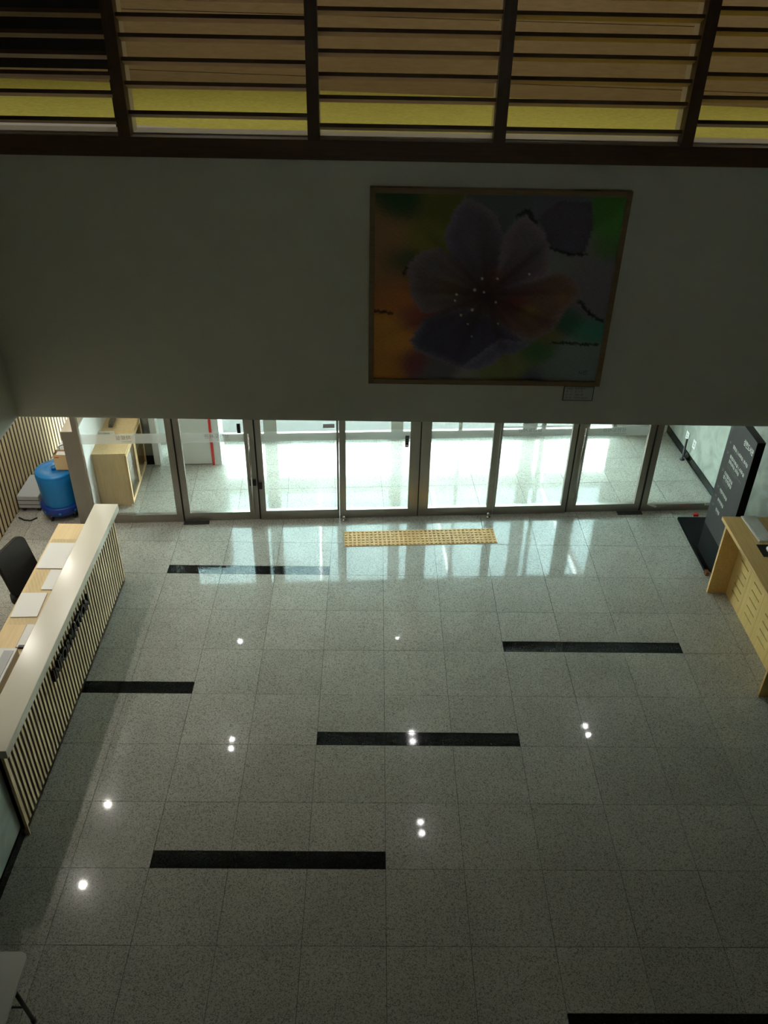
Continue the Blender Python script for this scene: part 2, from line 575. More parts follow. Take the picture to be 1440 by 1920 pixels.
# vestibule shell
ves = thing('ceiling_vestibule', 'white ceiling of the entrance vestibule', 'ceiling', fpos(0, 0), ANG, kind='structure')
MB().box(-3.95, 4.2, .06, V_OUT + .12, 2.72, 2.80).obj('slab', 'ceiling_paint', ves)
vr = thing('wall_vestibule', 'pale green marble side wall of the vestibule with black skirting', 'wall', fpos(0, 0), ANG, kind='structure')
MB().box(3.93, 4.05, .03, V_OUT + .1, 0, 2.75).obj('body', 'marble', vr)
MB().box(3.915, 3.93, .03, V_OUT, 0, .11).obj('skirting', 'granite_black', vr)
wb = thing('wall_vestibule_end', 'white end wall of the vestibule beside the outer glazing', 'wall', fpos(0, 0), ANG, kind='structure')
MB().box(3.15, 3.93, V_OUT, V_OUT + .12, 0, 2.75).obj('body', 'paint_white', wb)
wm = thing('wall_marble_end', 'veined grey marble wall with black skirting behind the display cabinet', 'wall', fpos(0, 0), ANG, kind='structure')
MB().box(-3.76, -3.28, 1.34, 1.46, 0, 2.75).obj('body', 'marble_grey', wm)
MB().box(-3.76, -3.28, 1.325, 1.34, 0, .13).obj('skirting', 'granite_black', wm)
MB().box(-3.28, -3.20, 1.31, 1.46, 0, 2.75).obj('door_jamb', 'paint_white', wm)

# outer glazing
win_n = [0]
def steel_frame(parent, u0, u1, z0, z1, l, r, b, t, d=.05, mat='steel', tint='glass', v=0.0):
    y0, y1 = v - d / 2, v + d / 2
    MB().box(u0, u0 + l, y0, y1, z0, z1).obj('stile', mat, parent)
    MB().box(u1 - r, u1, y0, y1, z0, z1).obj('stile', mat, parent)
    MB().box(u0 + l, u1 - r, y0, y1, z0, z0 + b).obj('bottom_rail', mat, parent)
    MB().box(u0 + l, u1 - r, y0, y1, z1 - t, z1).obj('top_rail', mat, parent)
    gl = MB().box(u0 + l, u1 - r, v - .005, v + .005, z0 + b, z1 - t).obj('pane', tint, parent)
    return gl
outer_edges = [-3.20, -1.78, 0.0, .9, 1.9, 2.1, 2.72, 3.15]
outer_wd = [.05, .09, .085, .025, .10, .03, .05, .05]
for n in range(len(outer_edges) - 1):
    w = thing('window_%d' % (10 + n), 'full height glazed bay of the outer entrance front', 'window', fpos(0, V_OUT), ANG, group='outer entrance glazing', kind='structure')
    steel_frame(w, outer_edges[n], outer_edges[n + 1], 0, 2.70, outer_wd[n], outer_wd[n + 1], .09, .10)
ebs = thing('wall_outer_side', 'plain side wall left of the outer entrance glazing', 'wall', fpos(0, V_OUT), ANG, kind='structure')
MB().box(-3.9, -3.2, -.06, .06, 0, 2.75).obj('body', 'paint_white', ebs)

# ------------------------------------------------------------------ entrance front: doors and fixed panes
ZD = 2.15
uX = X2u
def handle(parent, u, z0, z1):
    h = MB().tube([(u, -.075, z0), (u, -.075, z1)], .011, 10).obj('handle', 'chrome', parent, label='long chrome pull bar')
    for zz in (z0 + .07, z1 - .07):
        MB().tube([(u, -.022, zz), (u, -.075, zz)], .008, 8).obj('bracket', 'chrome', h)
    return h
def film(parent, u0, u1, txt_u, txt, sub, v=-.008, z0=1.075, z1=1.20):
    f = MB().box(u0, u1, v - .001, v, z0, z1).obj('film_band', 'film', parent, label='frosted film band with mirrored lettering')
    if txt:
        M = basis((-1, 0, 0), (0, 0, 1), (txt_u, v - .0022, z0 + .055))
        link('lettering', text_mesh(txt, .062, 'film_text', M), f)
        M = basis((-1, 0, 0), (0, 0, 1), (txt_u, v - .0022, z0 + .018))
        link('lettering', text_mesh(sub, .026, 'film_text', M), f)
    return f
org = fpos(0, 0)
def fac(name, label, cat):
    return thing(name, label, cat, org, ANG, kind='structure')

# fixed pane A
w = fac('window_1', 'fixed glass pane in front of the wooden display cabinet', 'window')
ua, ub = pb + .03, uX(-2.325)
MB().box(ub, uX(-2.255), -.035, .035, 0, ZD).obj('stile', 'steel', w)
MB().box(ua, ub, -.03, .03, 0, .105).obj('bottom_rail', 'steel', w)
MB().box(ua, ub, -.03, .03, ZD - .08, ZD).obj('top_rail', 'steel', w)
MB().box(ua, ub, -.005, .005, .105, ZD - .08).obj('pane', 'glass', w)
film(w, ua, ub, uX(-2.72), '자료실', 'Reference')
# swing door left
d = fac('door_1', 'glass swing door nearest the display cabinet, with long pull bar', 'door')
steel_frame(d, uX(-2.238), uX(-1.348), .012, ZD, .07, .11, .105, .09)
MB().box(uX(-2.254), uX(-2.2385), -.012, .02, .0, ZD).obj('gasket', 'gasket', d)
MB().box(uX(-1.3475), uX(-1.331), -.012, .02, .0, ZD).obj('gasket', 'gasket', d)
handle(d, uX(-1.405), .13, 1.22)
film(d, uX(-2.16), uX(-1.46), uX(-1.62), '성현도서관', 'Public Library')
MB().box(uX(-1.53), uX(-1.49), -.012, -.006, 1.19, 1.31).obj('sticker', 'black_plastic', d)
MB().box(uX(-1.435), uX(-1.36), -.045, -.025, .50, .58).obj('lock', 'gasket', d)
MB().box(uX(-2.25), uX(-1.95), -.10, -.025, 0, .006).obj('floor_hinge', 'gasket', d)
# fixed pane B
w = fac('window_2', 'fixed glass pane between the swing door and the sliding doors, with book machine behind', 'window')
steel_frame(w, uX(-1.33), uX(-.385), 0, ZD, .065, .025, .125, .08)
film(w, uX(-1.26), uX(-.41), None, None, None)
MB().box(uX(-1.33), uX(-1.29), -.06, -.025, .46, .53).obj('lock', 'gasket', w)
MB().box(uX(-.56), uX(-.43), -.014, -.006, 1.24, 1.29).obj('label_plate', 'grey_plastic', w)
# sliding doors
d = fac('door_2', 'automatic sliding glass door leaf with black sticker near its meeting edge', 'door')
steel_frame(d, uX(-.38), uX(.558), .015, ZD, .075, .115, .10, .09)
film(d, uX(-.30), uX(.44), None, None, None)
MB().box(uX(.5585), uX(.5715), -.02, .02, .015, ZD).obj('gasket', 'gasket', d)
st = MB().box(uX(.385), uX(.425), -.012, -.006, .97, 1.12).obj('sticker', 'black_plastic', d)
MB().box(uX(.392), uX(.418), -.0135, -.012, .985, 1.00).obj('sticker_mark', 'sign_text', st)
for zz in (1.03, 1.055, 1.08, 1.1):
    MB().box(uX(.395), uX(.415), -.0135, -.012, zz, zz + .008).obj('sticker_mark', 'sign_text_dim', st)
d = fac('door_3', 'automatic sliding glass door leaf without a sticker', 'door')
steel_frame(d, uX(.572), uX(1.485), .015, ZD, .115, .075, .10, .09)
film(d, uX(.69), uX(1.41), None, None, None)
# fixed pane C
w = fac('window_3', 'fixed glass pane right beside the sliding doors with notice paper', 'window')
steel_frame(w, uX(1.49), uX(2.395), 0, ZD, .025, .06, .115, .08)
film(w, uX(1.52), uX(2.33), uX(1.98), '성현도서관', 'Public Library', z0=1.09, z1=1.22)
# swing door right
d = fac('door_4', 'glass swing door beside the black sign, with long pull bar', 'door')
steel_frame(d, uX(2.41), uX(3.325), .012, ZD, .11, .07, .10, .09)
MB().box(uX(2.3955), uX(2.4095), -.012, .02, .0, ZD).obj('gasket', 'gasket', d)
MB().box(uX(3.3255), uX(3.3495), -.012, .02, .0, ZD).obj('gasket', 'gasket', d)
handle(d, uX(2.475), .13, 1.22)
film(d, uX(2.525), uX(3.25), uX(2.98), '성현도서관', 'Public Library', z0=1.075, z1=1.195)
MB().box(uX(3.05), uX(3.36), -.10, -.025, 0, .006).obj('floor_hinge', 'gasket', d)
# fixed pane D
w = fac('window_4', 'wide fixed glass pane showing the green marble wall behind the black sign', 'window')
steel_frame(w, uX(3.35), uX(4.39), 0, ZD, .07, .03, .095, .08)
MB().quad([(uX(3.425), -.027, .097), (uX(3.53), -.03, .055), (uX(3.55), -.03, .075), (uX(3.46), -.027, .12)]).quad([(uX(3.425), -.033, .097), (uX(3.46), -.033, .12), (uX(3.55), -.036, .075), (uX(3.53), -.036, .055)]).obj('corner_tape', 'paper', w)
MB().box(uX(4.16), uX(4.29), -.032, -.025, .07, .11).obj('corner_tape', 'paper', w)
# transoms above
for n, (a, b) in enumerate(((-3.285, -2.255), (-2.245, -1.335), (-1.325, -.385), (-.378, 1.485), (1.495, 2.395), (2.405, 3.33), (3.345, 4.39))):
    w = fac('window_%d' % (20 + n), 'glazed transom above the entrance front', 'window')
    w['group'] = 'transom panes above the entrance doors'
    steel_frame(w, uX(a), uX(b), ZD + .005, ZC, .035, .035, .10, .06)
# door stops
for X in (-.335, 1.43):
    ds = thing('door_stop', 'small chrome ball stop on the floor at the sliding door leaf ' + ('with the black sticker' if X < 0 else 'without a sticker'), 'door stop', fpos(uX(X), -.075), group='floor stops of the sliding doors')
    MB().lathe([(.028, 0), (.028, .008), (.012, .012), (.012, .03)], 14).obj('base', 'steel_light', ds)
    MB().lathe([(.0, .02), (.018, .025), (.026, .042), (.018, .06), (0, .066)], 14).obj('ball', 'chrome', ds)
# threshold strip
tag(MB().box(uX(-.38), uX(1.48), -.035, .035, 0, .012).obj('trim_threshold', 'steel_light'), 'bright metal threshold under the sliding doors', 'threshold', kind='structure')
th = bpy.data.objects['trim_threshold']; th.location = org; th.rotation_euler = (0, 0, ANG)

# ------------------------------------------------------------------ tactile paving
tp = thing('tactile_paving', 'yellow-beige strip of dotted tactile tiles before the sliding doors', 'tactile paving', fpos(uX(-.345), -.62), ANG * .98)
tm = MB().box(.001, .299, .001, .299, 0, .006)
for a in range(6):
    for b in range(6):
        M = Matrix.Translation((.025 + a * .05, .025 + b * .05, .006))
        tm.lathe([(.0175, 0), (.0155, .005), (.009, .0075), (0, .008)], 10, M, caps=False)
tme = tm.mesh('tactile_tile', 'tactile')
for n in range(6):
    link('tactile_tile', tme, tp, (n * .3, 0, 0))

# ------------------------------------------------------------------ upper storey behind the louvers
tag(MB().box(-6.5, 6.5, YW + .2, 11.3, 4.25, 4.42).obj('ceiling_slab', 'ceiling_paint'), 'white concrete slab between the storeys', 'slab', kind='structure')
ow = thing('wall_outer_upper', 'plain outer wall above the entrance glazing', 'wall', fpos(0, V_OUT), ANG, kind='structure')
MB().box(-6.8, 6.2, -.06, .06, 2.81, 4.25).box(-3.9, 4.05, -.06, .06, 2.702, 2.81).obj('body', 'paint_white', ow)
tag(MB().box(-6.5, 6.5, YW + .2, 11.3, 4.42, 4.50).obj('floor_upper', 'carpet'), 'yellow-green carpet of the upper room', 'floor', kind='structure')
vf = MB().prism([(-6.5, YW + .2), (1.2, YW + .2), (.6, 7.60), (-.58, 7.76), (-2.1, 7.99), (-3.3, 8.12), (-6.5, 8.5)], 4.50, 4.506)
tag(vf.obj('floor_vinyl', 'vinyl'), 'pale lilac-grey floor strip inside the louvers', 'floor', kind='structure')
def wl(x):
    return 10.05 - .128 * x
uw = thing('wall_upper', 'warm brown wood panelled wall of the upper room', 'wall', kind='structure')
n_ = Vector((.128, 1, 0)).normalized()
for r, (z0, z1) in enumerate(((4.5, 4.632), (4.638, 5.2), (5.206, 5.9), (5.906, 6.7))):
    for x0, x1 in ((-6.5, 6.5),):
        m = MB().prism([(x0, wl(x0)), (x1, wl(x1)), (x1, wl(x1) + .05), (x0, wl(x0) + .05)], z0, z1)
        m.obj('panel', 'upper_panel_wood', uw)
MB().prism([(-6.5, wl(-6.5) + .03), (6.5, wl(6.5) + .03), (6.5, wl(6.5) + .15), (-6.5, wl(-6.5) + .15)], 4.5, 6.9).obj('backing', 'dark_board', uw)
wall('wall_upper_side', 'side wall of the upper room', 'plaster', (-6.5, -6.35, YW + .2, 11.3, 4.5, 6.9), (6.35, 6.5, YW + .2, 11.3, 4.5, 6.9), (-6.5, XL - .16, YW + .05, YW + .2, 4.5, 6.9), (XR + .16, 6.5, YW + .05, YW + .2, 4.5, 6.9))
tag(MB().box(-6.5, 6.5, YW + .2, 11.3, 6.9, 7.0).obj('ceiling_upper', 'ceiling_paint'), 'ceiling of the upper room', 'ceiling', kind='structure')
for x, t in ((-4.2, 'beside its end wall past the black board'), (-1.4, 'nearest the black board'), (1.4, 'behind the bays over the painting'), (4.2, 'past the bays over the painting')):  # unseen lamps, added to light the room behind the louvers
    pl = thing('added_panel_lamp', 'added flat square ceiling lamp of the upper room ' + t, 'lamp', (x, 8.2, 6.9), group='added ceiling lamps of the upper room')
    MB().box(-.32, .32, -.32, .32, -.035, 0).obj('housing', 'paint_white', pl)
    MB().box(-.30, .30, -.30, .30, -.04, -.0355).obj('diffuser', 'lamp_upper', pl)
# dark board standing behind the leftmost louver bay
db = thing('display_board', 'black notice board behind the leftmost louvers of the upper room', 'board', (-2.3, 6.12, 4.506))
MB().box(-.75, .63, -.02, .02, .665, 2.0).obj('panel', 'dark_board', db)
for x in (-.72, .61):
    MB().box(x - .02, x + .02, -.02, .02, .02, 2.02).obj('leg', 'dark_plastic', db)
    MB().box(x - .02, x + .02, -.035, .3, 0, .03).obj('foot', 'dark_plastic', db)

# louver band
sill = tag(MB().box(XL, XR, YW - .03, YW + .16, 4.705, 4.826).obj('trim_sill', 'frame_wood', bevel=.003), 'dark brown wooden sill beam under the louver band', 'sill', kind='structure')
tag(MB().box(XL, XR, YW + .06, YW + .22, 4.8265, 4.836).obj('trim_ledge', 'board_white'), 'thin white inner ledge behind the wooden sill beam', 'ledge', kind='structure')
tag(MB().box(XL, XR, YW - .03, YW + .16, 6.48, 6.6).obj('trim_head', 'frame_wood'), 'dark brown wooden head beam above the louver band', 'beam', kind='structure')
posts = [-2.715 + .0375, -1.588, -.392, .789, 1.99, 3.19, 4.36]
post_lab = ['against the side wall of the hall', 'beside the bay with the black board', 'left of the painting', 'above the flower painting', 'beyond the right edge of the painting', 'two bays beyond the painting', 'against the marble side of the hall']
for n, x in enumerate(posts):
    p = thing('trim_post', 'dark wooden louver post ' + post_lab[n], 'post', (x, YW, 4.826), kind='structure')
    MB().box(-.0375, .0375, -.03, .06, 0, 1.654).obj('face', 'post_wood', p)
    MB().box(-.0375, .0375, .06, .16, 0, 1.654).obj('return', 'laminate', p)
bays = [[4.93, 5.085, 5.19], [4.975, 5.141, 5.272, 5.40, 5.507], [4.92, 5.083, 5.21, 5.337, 5.449, 5.558], [4.918, 5.08, 5.208, 5.333, 5.446, 5.556],
        [4.978, 5.12, 5.25, 5.382, 5.491, 5.60], [4.978, 5.12, 5.25, 5.382, 5.491, 5.60]]
bay_lab = ['with the black board showing behind', 'second from the black board', 'directly left of and over the painting edge', 'directly above the flower painting', 'right of the painting', 'furthest from the black board']
for n, zs in enumerate(bays):
    zs = list(zs)
    while zs[-1] + .11 < 6.46:
        zs.append(zs[-1] + .11)
    x0, x1 = posts[n] + .0375, posts[n + 1] - .0375
    w = thing('window_%d' % (30 + n), 'louver bay of brown wooden blades ' + bay_lab[n], 'louver', ((x0 + x1) / 2, YW + .005, 0), kind='structure')
    hw = (x1 - x0) / 2 - .001
    # blade leans down towards the inside; its top edge faces the hall
    tilt = math.radians(22)
    L_, t_ = .085, .023
    d1 = Vector((0, math.cos(tilt), -math.sin(tilt)))
    nn = Vector((0, math.sin(tilt), math.cos(tilt)))
    prof = [Vector((0, 0, 0)), d1 * L_, d1 * L_ - nn * t_, -nn * t_]
    m = MB()
    m.v = [(sx * hw, p.y, p.z) for sx in (-1, 1) for p in prof]
    m.f = [(3, 2, 1, 0), (4, 5, 6, 7)] + [(i, (i + 1) % 4, 4 + (i + 1) % 4, 4 + i) for i in range(4)]
    m.sm = [False] * 6
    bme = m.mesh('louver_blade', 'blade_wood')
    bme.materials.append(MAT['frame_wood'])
    for pl_ in bme.polygons:      # darker wood on the hall-side edge paints in its shade
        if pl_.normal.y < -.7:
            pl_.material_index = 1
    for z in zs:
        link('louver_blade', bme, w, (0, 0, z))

# ------------------------------------------------------------------ painting
def in_poly(x, y, poly):
    """signed distance-like: returns (inside, distance to edge)"""
    ins = False
    dmin = 9
    for i in range(len(poly)):
        x1, y1 = poly[i]; x2, y2 = poly[(i + 1) % len(poly)]
        if (y1 > y) != (y2 > y) and x < (x2 - x1) * (y - y1) / (y2 - y1) + x1:
            ins = not ins
        dx, dy = x2 - x1, y2 - y1
        t = max(0, min(1, ((x - x1) * dx + (y - y1) * dy) / (dx * dx + dy * dy + 1e-9)))
        dmin = min(dmin, math.hypot(x - x1 - t * dx, y - y1 - t * dy))
    return dmin if ins else -dmin
def P_(pts):
    out = []
    for x, y in pts:
        v = (y - 112) / 890.0
        wdt = 1213 + (1092 - 1213) * v
        out.append(((x - 105) / wdt, v))
    return out
blobs = [((150, 300), (.34, .17, .07), .10), ((150, 480), (.33, .15, .06), .10), ((230, 165), (.02, .07, .02), .07), ((420, 190), (.15, .13, .02), .08), ((340, 290), (.22, .20, .03), .07),
         ((235, 420), (.03, .08, .03), .07), ((720, 170), (.10, .12, .12), .10), ((1000, 170), (.12, .11, .15), .08), ((1200, 180), (.07, .20, .03), .05), ((1275, 250), (.09, .27, .05), .06),
         ((1240, 350), (.08, .22, .04), .05), ((1180, 460), (.21, .18, .20), .12), ((1010, 410), (.20, .21, .19), .06), ((1190, 600), (.20, .17, .19), .08), ((190, 580), (.50, .15, .04), .08), ((180, 780), (.66, .27, .05), .10), ((150, 940), (.56, .22, .04), .09),
         ((300, 690), (.30, .07, .05), .06), ((300, 920), (.20, .04, .06), .06), ((420, 950), (.14, .13, .14), .08), ((560, 985), (.27, .24, .20), .05), ((760, 930), (.22, .22, .08), .10), ((920, 850), (.06, .16, .05), .07),
         ((890, 990), (.09, .07, .14), .05), ((1165, 740), (.06, .26, .19), .06), ((1060, 690), (.04, .12, .07), .06), ((1090, 910), (.24, .28, .27), .11), ((1000, 960), (.20, .24, .20), .07), ((960, 770), (.20, .16, .05), .05)]
blobs = [(P_([p])[0], c, s) for p, c, s in blobs]
petals = [
    ([(490, 180), (540, 128), (600, 150), (690, 200), (722, 280), (725, 420), (640, 520), (560, 500), (480, 400), (440, 300)], (.17, .13, .17), (.27, .21, .25)),
    ([(728, 300), (780, 228), (840, 205), (920, 270), (955, 370), (950, 470), (800, 540), (700, 520), (715, 400)], (.22, .16, .19), (.33, .24, .25)),
    ([(265, 440), (330, 372), (420, 350), (520, 430), (600, 530), (600, 640), (440, 655), (345, 660), (290, 590)], (.20, .15, .16), (.30, .22, .22)),
    ([(680, 600), (820, 520), (1000, 450), (1070, 480), (1105, 550), (1040, 640), (980, 740), (880, 795), (760, 760), (680, 690)], (.25, .125, .095), (.30, .22, .23)),
    ([(285, 800), (345, 690), (450, 648), (600, 640), (720, 700), (850, 795), (760, 850), (690, 915), (600, 948), (520, 940), (400, 890), (310, 850)], (.10, .085, .14), (.28, .23, .27)),
    ([(540, 938), (640, 850), (730, 785), (800, 800), (880, 805), (800, 860), (740, 862), (690, 915), (610, 950)], (.17, .15, .24), (.24, .22, .30)),
    ([(900, 210), (1000, 140), (1150, 140), (1160, 250), (1120, 375), (1040, 380), (960, 340), (935, 270)], (.14, .115, .16), (.07, .055, .06)),
]
petals = [(P_(p), c, e) for p, c, e in petals]
strokes = [([(100, 656), (150, 656), (190, 664)], .012), ([(985, 800), (1060, 802), (1130, 808), (1205, 806)], .011), ([(1110, 592), (1160, 650), (1225, 690)], .012),
           ([(800, 200), (840, 180), (880, 230)], .014), ([(250, 470), (262, 440)], .008), ([(960, 345), (1050, 370), (1140, 370)], .009)]
strokes = [(P_(p), w) for p, w in strokes]
dots = [(P_([q])[0], r) for q, r in (((630, 490), .007), ((705, 490), .006), ((595, 545), .008), ((640, 555), .006), ((507, 568), .007), ((500, 598), .006), ((585, 642), .008), ((530, 668), .007), ((700, 603), .006), ((565, 712), .005), ((713, 708), .005), ((585, 775), .004), ((860, 465), .006))]
cen = P_([(655, 570)])[0]
glow = [(P_([(690, 490)])[0], (.42, .12, .03), .045), (P_([(790, 600)])[0], (.30, .05, .03), .06), (P_([(860, 650)])[0], (.40, .22, .04), .04), (P_([(470, 540)])[0], (.22, .15, .05), .06), (P_([(1030, 570)])[0], (.30, .14, .06), .05)]
def hsh(a, b):
    return math.sin(a * 37.1 + 11.3 * math.sin(b * 17.7)) * .5 + math.sin(b * 61.7 + 7.1 * math.sin(a * 23.3)) * .5
def lerp(a, b, t):
    return tuple(a[i] + (b[i] - a[i]) * t for i in range(3))
def paint(u, v):
    uu, vv = u + .006 * hsh(u * 2, v * 2), v + .006 * hsh(v * 2.3 + 1, u * 2.1)
    sw, c = 0, [0, 0, 0]
    for (bx, by), col, s in blobs:
        w = math.exp(-((uu - bx) ** 2 + (vv - by) ** 2) / (s * s)) + 1e-6
        w = w ** 1.2
        sw += w
        for i in range(3):
            c[i] += w * col[i]
    c = tuple(x / sw for x in c)
    for poly, col, edge in petals:
        dd = in_poly(uu, vv, poly)
        if dd > -.012:
            a = max(0, min(1, (dd + .008) / .012))
            e = max(0, 1 - dd / .055)
            pc = lerp(tuple(.72 * x for x in col), edge, .6 * e * e)
            r = math.hypot(uu - cen[0], vv - cen[1])
            ang = math.atan2(vv - cen[1], uu - cen[0])
            st = 1 + .05 * math.sin(ang * 31 + 5 * hsh(r * 3, ang)) + .08 * hsh(ang * 1.3, r * 2)
            pc = tuple(x * st for x in pc)
            c = lerp(c, pc, a)
    for (gx, gy), col, s in glow:
        c = lerp(c, col, .75 * math.exp(-((uu - gx) ** 2 + (vv - gy) ** 2) / (s * s)))
    ang = math.atan2(vv - cen[1], uu - cen[0])
    r = math.hypot((uu - cen[0]), (vv - cen[1]) * .85) * (1 + .25 * math.sin(ang * 9) + .12 * math.sin(ang * 23))
    c = lerp(c, (.045, .018, .022), math.exp(-(r / .19) ** 2))
    for poly, w in strokes:
        for k in range(len(poly) - 1):
            (x1, y1), (x2, y2) = poly[k], poly[k + 1]
            dx, dy = x2 - x1, y2 - y1
            t = max(0, min(1, ((uu - x1) * dx + (vv - y1) * dy) / (dx * dx + dy * dy)))
            d_ = math.hypot(uu - x1 - t * dx, vv - y1 - t * dy)
            c = lerp(c, (.012, .010, .010), max(0, min(.85, 1.3 - d_ / w * 1.3)))
    for (gx, gy), rr in dots:
        d_ = math.hypot(u - gx, (v - gy) * .8)
        c = lerp(c, (.75, .62, .45), max(0, min(.9, 1.7 - d_ / rr * 1.7)))
    n = 1 + .10 * hsh(u * 5, v * 4)
    return tuple(max(0, x * n) for x in c)
NU, NV = 240, 190
PW, PH = 1.655, 1.335
pt = thing('painting', 'large wood framed painting of a dusky purple flower', 'painting', (.832, YW, 3.142))
vs = [(-PW / 2 + PW * i / NU, -.028, .035 + PH * (1 - j / NV)) for j in range(NV + 1) for i in range(NU + 1)]
fs = [(j * (NU + 1) + i, (j + 1) * (NU + 1) + i, (j + 1) * (NU + 1) + i + 1, j * (NU + 1) + i + 1) for j in range(NV) for i in range(NU)]
me = bpy.data.meshes.new('canvas')
me.from_pydata(vs, [], fs)
at = me.color_attributes.new('paint', 'FLOAT_COLOR', 'POINT')
buf = []
for j in range(NV + 1):
    for i in range(NU + 1):
        buf += [*(1.3 * x for x in paint(i / NU, j / NV)), 1]
at.data.foreach_set('color', buf)
m_, nt_, p_ = newmat('oil_paint')
an = nt_.nodes.new('ShaderNodeVertexColor'); an.layer_name = 'paint'
nt_.links.new(an.outputs[0], p_.inputs['Base Color'])
p_.inputs['Roughness'].default_value = .6
me.materials.append(m_)
link('canvas', me, pt)
fo, fi = .0, .038
H2 = PH + .07
for nm, b in (('frame_side', (-PW / 2 - .036, -PW / 2, -.05, -.002, 0, H2)), ('frame_side', (PW / 2, PW / 2 + .036, -.05, -.002, 0, H2)),
              ('frame_rail', (-PW / 2, PW / 2, -.05, -.002, 0, .036)), ('frame_rail', (-PW / 2, PW / 2, -.05, -.002, H2 - .036, H2))):
    MB().box(*b).obj(nm, 'picture_frame_wood', pt, bevel=.004)
MB().box(-PW / 2, PW / 2, -.024, -.004, .02, H2 - .02).obj('backing', 'dark_board', pt)
MB_sig = basis((1, 0, 0), (0, 0, 1), (PW / 2 - .14, -.0295, .09))
link('signature', text_mesh('시은', .04, 'plate_text', MB_sig), pt)
# caption plaque
cp = thing('caption_plaque', 'small framed caption plate below the lower corner of the painting', 'plaque', (1.556, YW, 3.003))
MB().box(-.115, .115, -.008, -.001, 0, .122).obj('border', 'plate_text', cp)
MB().box(-.109, .109, -.0095, -.008, .006, .116).obj('plate', 'plate_grey', cp)
for k, (a, b) in enumerate((('작품명', '봄의 향기'), ('작   가', '김 시 은'), ('규   격', '160x130'), ('재   료', 'Oil on canvas'))):
    z = .096 - k * .025
    link('lettering', text_mesh(a, .017, 'plate_text', basis((1, 0, 0), (0, 0, 1), (-.095, -.0105, z))), cp)
    link('lettering', text_mesh(b, .019, 'plate_text', basis((1, 0, 0), (0, 0, 1), (-.03, -.0105, z))), cp)

# ------------------------------------------------------------------ reception counter
rc = thing('reception_counter', 'long reception counter with slatted wood front and cream top', 'counter', (-2.655, 4.155, 0))
CL = 3.19
MB().box(-.19, -.022, 0.0, CL - .01, .07, .905).obj('body', 'slat_gap', rc)
MB().box(-.17, -.03, 0.01, CL - .03, 0, .07).obj('toe_kick', 'slat_gap', rc)
MB().box(-.20, -.0, 0, .012, 0, .92).obj('end_panel', 'slat_wood', rc)
MB().box(-.195, .045, -.02, CL, .92, 1.0).obj('counter_top', 'laminate', rc, bevel=.004)
csl = MB().box(-.022, -.016, -.0148, .0148, .07, .918).mesh('slat', 'slat_wood')
for n in range(50):
    link('slat', csl, rc, (0, .05 + n * .0632, 0))
MI = basis((0, 1, 0), (0, 0, 1), (-.003, 1.03, .635))
lt = text_mesh('INFORMATION', .165, 'letter_black', MI, extrude=.012, width=1.02, bold=.004)
link('lettering', lt, rc, label='dark raised letters on the slatted front')

# work desk behind it
rd = thing('reception_desk', 'pale wood work desk along the inside of the reception counter', 'desk', (-3.06, 4.3, 0))
MB().box(-.215, .205, 0, 3.06, .70, .735).obj('desk_top', 'pale_wood', rd, bevel=.003)
for y in (.02, 1.5, 3.0):
    MB().box(-.19, .18, y, y + .03, 0, .70).obj('side_panel', 'pale_wood', rd)
gp = MB().box(-.185, .10, 0, 1.30, 0, .006).obj('glass_sheet', 'desk_glass', None, (-3.06, 5.78, .736))
tag(gp, 'clear glass sheet lying on the reception desk', 'glass sheet')
for (x, y, w_, l_, rz, lab) in ((-3.12, 6.80, .27, .42, .0, 'large white sheet under glass toward the far end of the desk'), (-3.04, 6.42, .13, .30, .0, 'narrow white sheet tucked against the counter back'), (-3.14, 6.05, .24, .34, .04, 'white printed sheet beside the clipboard')):
    o = MB().box(-w_ / 2, w_ / 2, -l_ / 2, l_ / 2, 0, .001).obj('paper_sheet', 'paper', None, (x, y, .743))
    o.rotation_euler = (0, 0, rz)
    tag(o, lab, 'paper', 'papers on the reception desk')
cb = thing('clipboard', 'white clipboard with dark clip on the reception desk', 'clipboard', (-2.985, 5.62, .736))
MB().box(-.08, .08, -.15, .15, 0, .012).obj('board', 'dark_plastic', cb)
MB().box(-.075, .08, -.14, .15, .012, .016).obj('sheet', 'paper', cb)
MB().box(-.05, .05, -.155, -.13, .016, .03).obj('clip', 'dark_plastic', cb)
ph = thing('desk_printer', 'light grey office printer on the near end of the reception desk', 'printer', (-3.10, 5.10, .736))
MB().box(-.17, .12, -.32, .26, 0, .12).obj('body', 'key_grey', ph, bevel=.012)
MB().box(-.13, -.02, -.28, .22, .12, .128).obj('paper_slot', 'dark_plastic', ph)
MB().box(-.165, -.14, -.30, .24, .12, .14).obj('rim', 'paper', ph)
MB().box(.02, .10, -.28, .22, .12, .126).obj('lid', 'grey_plastic', ph)

# office chair
oc = thing('office_chair', 'black mesh office chair behind the reception desk', 'chair', (-3.57, 6.68, 0), math.radians(-14))
def rrect(w, h, r, seg=6):
    out = []
    for cx, cy, a0 in ((w / 2 - r, h / 2 - r, 0), (-w / 2 + r, h / 2 - r, 90), (-w / 2 + r, -h / 2 + r, 180), (w / 2 - r, -h / 2 + r, 270)):
        for k in range(seg + 1):
            a = math.radians(a0 + 90 * k / seg)
            out.append((cx + r * math.cos(a), cy + r * math.sin(a)))
    return out
rec = math.radians(14)
Mb = basis((0, 1, 0), (-math.sin(rec), 0, math.cos(rec)), (.12, 0, .72))
MB().prism(rrect(.44, .50, .10), -.02, .02, Mb).obj('backrest', 'black_mesh', oc)
Ms = Matrix.Translation((.30, 0, .46))
MB().prism(rrect(.44, .46, .09), -.035, .035, Ms).obj('seat', 'black_mesh', oc)
MB().tube([(.10, 0, .62), (.10, 0, .44), (.30, 0, .40)], .022).obj('back_bracket', 'black_plastic', oc)
